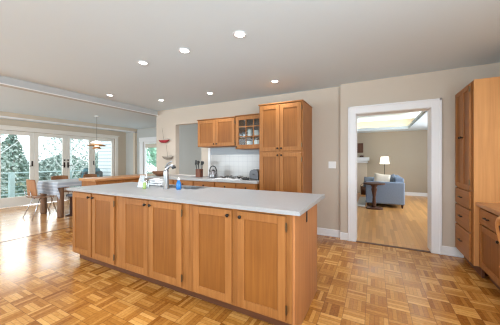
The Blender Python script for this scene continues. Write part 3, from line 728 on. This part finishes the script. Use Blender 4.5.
to = thing('toaster', 'rounded stainless toaster beside the tall pantry', 'toaster', (-1.90, 3.90, .921))
prof = [(-.085, .01), (-.088, .10), (-.075, .15), (-.045, .175), (.045, .175), (.075, .15), (.088, .10), (.085, .01)]
MB().prism(prof, -.13, .13, 'Y').build('body', 'steel_dark', to)
BX(-.08, .08, -.145, .145, 0, .012, bev=.003).build('base', 'black', to)
MB().box(-.04, -.015, -.10, .10, .1752, .178).box(.015, .04, -.10, .10, .1752, .178).build('slot', 'black', to)
MB().prism(prof, -.140, -.1302, 'Y').build('end_cap', 'cap', to)
BX(-.015, .015, -.165, -.143, .09, .105, bev=.003).build('lever', 'black', to)

# wall plates
tag(BX(-.69, -.57, YK - .008, YK - .0005, 1.13, 1.245, bev=.003).build('outlet_plate', 'plastic'), 'square white outlet plate on the wall right of the pantry', 'outlet')
tag(MB().box(.85, .895, YD - .007, YD - .0005, 1.285, 1.37, bev=.003).build('light_switch', 'wall'), 'small beige switch plate right of the doorway', 'switch')

# model boats on the wall
def boat(x, z, w, m, label, lean, mast):
    t = thing('model_sailboat', label, 'model boat', (x, YK - .045, z), 0, 'model sailboats hung on the kitchen wall')
    def f(u, v):
        s_ = (u - .5) * 2; hw = .038 * (1 - abs(s_) ** 3)
        ang = (v - .5) * PI
        keel = -.062 * (1 - abs(s_) ** 5)
        return (s_ * w / 2 * (1 - .22 * (1 - abs(math.sin(ang)))), math.sin(ang) * hw, .012 * s_ * s_ + keel * math.cos(ang))
    MB().grid(17, 9, f).build('hull', m, t, smooth=True, solid=.004)
    MB().prism([(-w / 2 * .96, .008), (-w / 4, -.002), (w / 4, -.002), (w / 2 * .96, .008), (w / 4, .004), (-w / 4, .004)], -.018, .018, 'Y').build('deck', 'greywood', t)
    MB().tube([(0, 0, 0), (lean * .5, 0, mast * .5), (lean, 0, mast)], [.005, .004, .003], 6).build('mast', 'greywood', t)
    MB().tube([(.01, 0, .02), (w * .38, 0, .035)], .003, 6).build('boom', 'greywood', t)
boat(-4.49, 1.745, .38, 'redwood', 'red hulled model sailboat, the upper of two on the wall', -.07, .31)
boat(-4.37, 1.345, .38, 'greywood', 'grey-brown model sailboat, the lower of two on the wall', -.05, .30)

# ------------------------------------------------------------------ right: tall cabinet and desk
RY = YD - .026
tc_ = thing('tall_cabinet', 'tall maple cabinet with two long doors above three drawers on the right', 'cabinet', (.952, RY, 0), R(-90))
W_ = RY - 3.43
carcass(W_, .59, .12, 2.14).build('body', 'maple', tc_)
BX(W_ + .001, W_ + .006, -.0, .59, .12, 2.145).build('side_panel', 'maple_side', tc_, label='broad light maple side panel')
BX(0, W_, .07, .09, 0, .119).build('toe_kick', 'maple_toe', tc_)
doorset(tc_, .018, W_ - .05, .935, 2.12, W_ * .5 - .01, 1.54, (1.02, 2.06), st=.055)
for z0, z1 in ((.725, .915), (.47, .705), (.135, .45)):
    d = MB().box(.018, W_ - .05, -.022, -.002, z0, z1, bev=.004).build('drawer', 'maple_h', tc_)
    zz = (z0 + z1) / 2
    MB().tube([(W_ * .36, -.022, zz), (W_ * .36, -.042, zz), (W_ * .50, -.042, zz), (W_ * .50, -.022, zz)], .0065, 8).build('pull', 'bronze', d)
dk_y = 3.422
def desk_unit(yA, yB, label):
    t = thing('desk_cabinet', label, 'cabinet', (1.008, yA, 0), R(-90))
    w = yA - yB
    carcass(w, .535, .12, .775).build('body', 'maple', t)
    BX(0, w, .07, .09, 0, .119).build('toe_kick', 'maple_toe', t)
    d = MB().box(.03, w - .01, -.022, -.002, .60, .755, bev=.004).build('drawer', 'maple_h', t)
    MB().tube([(w * .42 - .04, -.022, .68), (w * .42 - .04, -.042, .68), (w * .42 + .04, -.042, .68), (w * .42 + .04, -.022, .68)], .0065, 8).build('pull', 'bronze', d)
    d = shaker(.03, w - .01, .135, .585).build('door', 'maple', t); panel(d, .03, w - .01, .135, .585)
    knob(d, w - .05, .535)
desk_unit(dk_y, 2.86, 'low maple desk cabinet with drawer and door beside the tall cabinet')
desk_unit(2.06, 1.62, 'low maple desk cabinet at the near end of the desk')
tag(BX(.965, 1.548, 1.6, 3.421, .778, .815, bev=.004, seg=2).build('wooden_counter', 'butcher'), 'light wooden desk top beside the tall maple cabinet', 'counter')

# bentwood chair at the desk (mostly outside the frame)
dc = thing('desk_chair', 'curved wooden desk chair cut off by the right edge', 'chair', (1.05, 2.33, 0), R(-90))
# local: +y is towards the desk front (+X world), back at -y
BX(-.21, .21, -.20, .20, .43, .46, bev=.012).build('seat', 'maple_side', dc)
for x_, y_ in ((-.17, -.16), (.17, -.16), (-.17, .16), (.17, .16)):
    MB().tube([(x_ * .8, y_ * 1.1, 0), (x_ * .75, y_, .43)], [.013, .018], 8).build('leg', 'maple_side', dc)
pts = [(.20 * math.cos(a), -.17 - .07 * math.sin(a), .60 + .25 * math.sin(a)) for a in [PI * k / 14 for k in range(15)]]
MB().tube([(.10, -.165, .455), (.17, -.17, .53)] + pts + [(-.17, -.17, .53), (-.10, -.165, .455)], .020, 10).build('back_rail', 'maple_side', dc, smooth=True)
for k in range(5):
    x_ = -.12 + k * .06
    MB().tube([(x_ * .8, -.18, .455), (x_, -.17 - .07 * math.sqrt(1 - (x_ / .2) ** 2), .60 + .25 * math.sqrt(1 - (x_ / .2) ** 2))], .007, 6).build('spindle', 'walnut', dc)

# ------------------------------------------------------------------ dining set
tb = thing('dining_table', 'dining table under a grey cloth by the french doors', 'table', (-6.56, 3.62, 0))
BX(-.44, .44, -.96, .96, .735, .77, bev=.004).build('tabletop', 'tableleg', tb)
for x_ in (-.39, .39):
    for y_ in (-.90, .90):
        MB().lathe([(0, 0), (.058, 0), (.062, .04), (.062, .70), (.055, .734), (0, .734)], x_, y_, 0, 16).build('leg', 'tableleg', tb, smooth=True)
BX(-.36, .36, -.85, .85, .66, .735).build('apron', 'tableleg', tb)
cl = MB()
def cf(u, v):
    s_ = u * 2 - 1; t_ = v * 2 - 1
    x = max(-.46, min(.46, s_ * .57)); y = max(-.98, min(.98, t_ * 1.26))
    dz = max(0, abs(s_ * .57) - .46) + max(0, abs(t_ * 1.26) - .98)
    w_ = .012 * math.sin(u * 40) * min(1, dz * 8) + .012 * math.sin(v * 50) * min(1, dz * 8)
    return (x + (w_ if abs(s_ * .57) > .46 else 0), y + (w_ if abs(t_ * 1.26) > .98 else 0), .778 - dz)
cl.grid(60, 90, cf)
tag(cl.build('tablecloth', 'cloth', loc=(-6.56, 3.62, 0), solid=.004), 'grey striped cloth hanging over the end of the dining table', 'tablecloth')

def dchair(loc, rz, label):
    t = thing('dining_chair', label, 'chair', loc, rz, 'plywood dining chairs')
    # local: faces +y, back at -y
    def bf(u, v):
        x = (u - .5) * .42; z = .50 + v * .34
        wd = 1 - .12 * v ** 2
        return (x * wd, -.20 - .03 * v - .06 * (1 - (2 * u - 1) ** 2) + .03, z + .015 * (1 - (2 * u - 1) ** 2) * v)
    MB().grid(12, 8, bf).build('backrest', 'chairply', t, smooth=True, solid=.012)
    MB().grid(10, 10, lambda u, v: ((u - .5) * .42, -.2 + v * .40, .455 - .015 * math.sin(u * PI) + (.015 if v < .05 else 0))).build('seat', 'chairply', t, smooth=True, solid=.012)
    for sx in (-1, 1):
        MB().tube([(sx * .22, -.26, 0), (sx * .15, -.10, .435), (sx * .13, 0, .440)], .0085, 8).build('leg', 'chrome', t, smooth=True)
        MB().tube([(sx * .20, .22, 0), (sx * .15, .10, .435), (sx * .13, 0, .440)], .0085, 8).build('leg', 'chrome', t, smooth=True)
        MB().tube([(sx * .13, -.18, .44), (sx * .13, -.235, .47), (sx * .13, -.265, .62)], .008, 8).build('back_support', 'chrome', t, smooth=True)
    return t
ch = dchair((-6.60, 2.56, 0), 0, 'plywood and chrome chair at the near end of the dining table')
dup(ch, (-7.28, 3.28, 0), R(-90), 'plywood chair behind the table, nearer the camera end')
dup(ch, (-7.28, 4.05, 0), R(-90), 'plywood chair behind the table, near the double door handles')
st = thing('stool', 'grey topped dark stool tucked under the island side of the dining table', 'stool', (-6.18, 2.96, 0))
MB().lathe([(0, .44), (.12, .44), (.125, .46), (.115, .485), (0, .49)], seg=20).build('seat', 'pillow_grey', st, smooth=True)
MB().lathe([(0, 0), (.13, 0), (.13, .015), (.06, .03), (.055, .40), (.10, .44), (0, .44)], seg=20).build('pedestal', 'walnut', st, smooth=True)

pl = thing('pendant_lamp', 'tiered pendant lamp with cream cap and copper shade over the dining table', 'lamp', (-6.55, 3.71, 0))
MB().tube([(0, 0, 1.80), (0, 0, DZ)], .005, 6).build('cord', 'greywood', pl)
MB().lathe([(0, DZ - .03), (.05, DZ - .025), (.055, DZ), (0, DZ)]).build('ceiling_cap', 'white', pl, smooth=True)
MB().lathe([(0, 1.785), (.02, 1.78), (.07, 1.77), (.12, 1.745), (.14, 1.72), (.135, 1.718), (.07, 1.755), (0, 1.77)], seg=28).build('upper_shade', 'shade_lit', pl, smooth=True, label='glowing cream upper shade')
MB().lathe([(.10, 1.70), (.17, 1.672), (.235, 1.65), (.235, 1.643), (.17, 1.66), (.10, 1.685)], seg=32).build('dish_shade', 'copper', pl, smooth=True, label='wide copper brown dish shade')
MB().lathe([(.04, 1.63), (.09, 1.60), (.10, 1.57), (.095, 1.57), (.04, 1.60)], seg=24).build('lower_shade', 'copper', pl, smooth=True)
MB().lathe([(0, 1.56), (.03, 1.57), (.05, 1.62), (.045, 1.72), (0, 1.76)], seg=16).build('bulb_glass', M['shade_lit'], pl, smooth=True)

# ------------------------------------------------------------------ living room
sf = thing('sofa', 'blue-grey sofa seen from its arm end through the doorway', 'sofa', (.225, 7.32, 0))
MB().box(-.45, .46, 0, .16, .09, .68, bev=.03, seg=3).build('arm', 'sofa', sf, smooth=False)
MB().box(-.45, .46, 1.85, 2.01, .09, .68, bev=.03, seg=3).build('arm', 'sofa', sf)
MB().box(-.43, .24, .161, 1.849, .09, .30, bev=.01).build('base', 'sofa', sf)
MB().box(-.45, .22, .17, 1.0, .301, .45, bev=.04, seg=3).build('seat_cushion', 'sofa', sf)
MB().box(-.45, .22, 1.01, 1.84, .301, .45, bev=.04, seg=3).build('seat_cushion', 'sofa', sf)
MB().box(.25, .46, .161, 1.849, .09, .78, bev=.03, seg=3).build('backrest', 'sofa', sf)
for x_ in (-.40, .41):
    for y_ in (.05, 1.95): MB().lathe([(0, 0), (.018, 0), (.03, .09), (0, .09)], x_, y_, 0, 10).build('leg', 'walnut', sf)
def pillow(loc, w, h, rot, m, label):
    def f(u, v):
        a, b = (u - .5) * 2, (v % 1.0)
        ang = v * 2 * PI
        cx = math.cos(ang); sz = math.sin(ang)
        r_ = (1 - abs(a) ** 4) ** .5
        return (a * w / 2, math.copysign(abs(sz) ** 1.2, sz) * .07 * max(r_, .05), math.copysign(abs(cx) ** .6, cx) * h / 2 * (.9 + .1 * abs(a)))
    mb = MB().grid(15, 21, f); bmesh.ops.remove_doubles(mb.bm, verts=mb.bm.verts, dist=.0005)
    o = mb.build('pillow', m, smooth=True, loc=loc); o.rotation_euler = rot
    return tag(o, label, 'pillow')
pillow((.17, 7.62, .69), .40, .40, (R(-12), R(8), R(10)), 'pillow', 'beige linen pillow propped above the sofa arm')
pillow((.40, 8.15, .66), .30, .36, (R(-6), R(-12), R(-10)), 'pillow_grey', 'dark grey pillow beside the beige one on the sofa')
pillow((-.17, 7.66, .63), .24, .30, (R(-8), R(5), R(0)), 'pillow_grey', 'small grey pillow at the left of the beige one')

pt2 = thing('pedestal_table', 'dark wooden pedestal side table in front of the sofa arm', 'table', (-.02, 7.02, 0))
MB().lathe([(0, .635), (.25, .635), (.26, .645), (.26, .665), (.25, .672), (0, .672)], seg=28).build('tabletop', 'walnut', pt2)
MB().lathe([(0, .05), (.06, .05), (.035, .09), (.045, .16), (.035, .30), (.05, .42), (.07, .50), (.055, .56), (.10, .634), (0, .634)], seg=16).build('column', 'walnut', pt2, smooth=True)
MB().lathe([(0, 0), (.20, 0), (.20, .025), (.16, .045), (0, .05)], seg=20, sy=.8).build('base', 'walnut', pt2)

ac = thing('armchair', 'blue-grey armchair half hidden behind the left doorway casing', 'armchair', (-.92, 7.0, 0), R(0))
MB().box(-.42, .42, -.42, -.24, .08, .62, bev=.03, seg=3).build('arm', 'sofa', ac)
MB().box(-.42, .42, .24, .42, .08, .62, bev=.03, seg=3).build('arm', 'sofa', ac)
MB().box(-.42, -.22, -.239, .239, .08, .80, bev=.03, seg=3).build('backrest', 'sofa', ac)
MB().box(-.21, .40, -.235, .235, .08, .43, bev=.03, seg=3).build('seat_cushion', 'sofa', ac)
for x_ in (-.36, .36):
    for y_ in (-.34, .34): MB().lathe([(0, 0), (.016, 0), (.025, .08), (0, .08)], x_, y_, 0, 10).build('leg', 'walnut', ac)
tag(BX(-.46, -.24, 7.15, 9.0, .001, .012).build('area_rug', 'cream_rug'), 'cream rug between the armchair and the sofa', 'rug')

lp = thing('floor_lamp', 'floor lamp with a glowing white drum shade behind the sofa', 'lamp', (.30, 9.62, 0))
MB().lathe([(0, 0), (.13, 0), (.13, .02), (.02, .03), (0, .03)]).build('base', 'bronze', lp, smooth=True)
MB().tube([(0, 0, .03), (0, 0, 1.30)], .010, 8).build('pole', 'bronze', lp)
MB().lathe([(.155, 1.13), (.118, 1.39), (.113, 1.39), (.150, 1.13)], seg=24).build('lamp_shade', 'shade_lit', lp, smooth=True, label='glowing white drum shade')
l = bpy.data.lights.new('lamp_bulb', 'POINT'); l.energy = 9; l.color = (1, .82, .6); l.shadow_soft_size = .05
lo = bpy.data.objects.new('lamp_bulb', l); COL.objects.link(lo); lo.parent = lp; lo.location = (0, 0, 1.26)

fp = thing('fireplace', 'white fireplace with a mantel shelf on the living room far wall', 'fireplace', (-1.05, 10.2, 0))
MB().box(-.78, -.42, -.14, 0, 0, 1.16).box(.42, .78, -.14, 0, 0, 1.16).box(-.42, .42, -.14, 0, .82, 1.16).build('surround', 'wall_tan', fp)
MB().box(-.86, .86, -.26, 0, 1.24, 1.37, bev=.004).box(-.80, .80, -.20, 0, 1.16, 1.24).build('mantel_shelf', 'trim', fp)
BX(-.42, .42, -.06, -.01, 0, .82).build('firebox', 'black', fp, label='black firebox opening')
tag(MB().lathe([(0, 0), (.05, 0), (.03, .03), (.05, .06), (0, .08)], seg=14, sx=2).build('ornament', 'walnut', smooth=True, loc=(-.45, 10.06, 1.371)), 'small dark ornament standing on the mantel shelf', 'ornament')
tag(BX(-1.5, -.40, 10.12, 10.19, 1.55, 1.92, bev=.005).build('framed_panel', 'walnut'), 'dark red-brown panel hung above the mantel', 'picture')
bk = thing('log_basket', 'small dark basket on the floor near the fireplace', 'basket', (-.38, 9.7, 0))
MB().lathe([(0, 0), (.08, 0), (.10, .30), (.09, .30), (.07, .01), (0, .01)], seg=18).build('basket_body', 'walnut', bk, smooth=True)
MB().tube([(-.097, 0, .29), (-.07, 0, .38), (0, 0, .42), (.07, 0, .38), (.097, 0, .29)], .007, 8).build('handle', 'walnut', bk, smooth=True)

# ------------------------------------------------------------------ recessed lights
def downlight(x, y, label, power):
    t = thing('ceiling_light', label, 'light', (x, y, CZ), 0, 'recessed ceiling lights')
    MB().lathe([(.046, -.001), (.062, -.001), (.064, -.006), (.048, -.009), (.044, -.002)], seg=24).build('trim_ring', 'trim', t, smooth=True)
    MB().lathe([(0, -.006), (.044, -.006), (.044, -.001), (0, -.001)], seg=24).build('lens', 'lens', t)
    l = bpy.data.lights.new('downlight_beam', 'SPOT'); l.energy = power; l.color = (.98, .97, 1); l.spot_size = R(150); l.spot_blend = .9; l.shadow_soft_size = .05
    o = bpy.data.objects.new('downlight_beam', l); COL.objects.link(o); o.parent = t; o.location = (0, 0, -.03)
PW = 30
MH = 60
_z = CZ; CZ = DZ
downlight(-3.7, 5.1, 'recessed light added out of view in the hall behind the pass-through', MH)  # added out of view to brighten the hall wall
CZ = _z
for x, y, lb in ((-1.15, 1.98, 'largest recessed light, nearest over the right half of the island'),
                 (-1.86, 1.99, 'middle recessed light of the row over the island'),
                 (-2.55, 2.0, 'left recessed light of the row over the island'),
                 (-1.36, 3.41, 'recessed light in front of the tall pantry'),
                 (-2.64, 3.47, 'recessed light in front of the solid door wall cabinet'),
                 (-3.82, 3.42, 'recessed light in front of the pass-through'),
                 (-4.37, 2.71, 'recessed light beside the ceiling beam'),
                 (-.2, .3, 'recessed light near the camera, above the frame'),
                 (-2.6, .3, 'recessed light left of the camera, above the frame'),
                 (.95, 2.35, 'recessed light over the desk, outside the frame'),
                 (.5, 1.0, 'recessed light right of the camera, above the frame')):
    downlight(x, y, lb, PW)
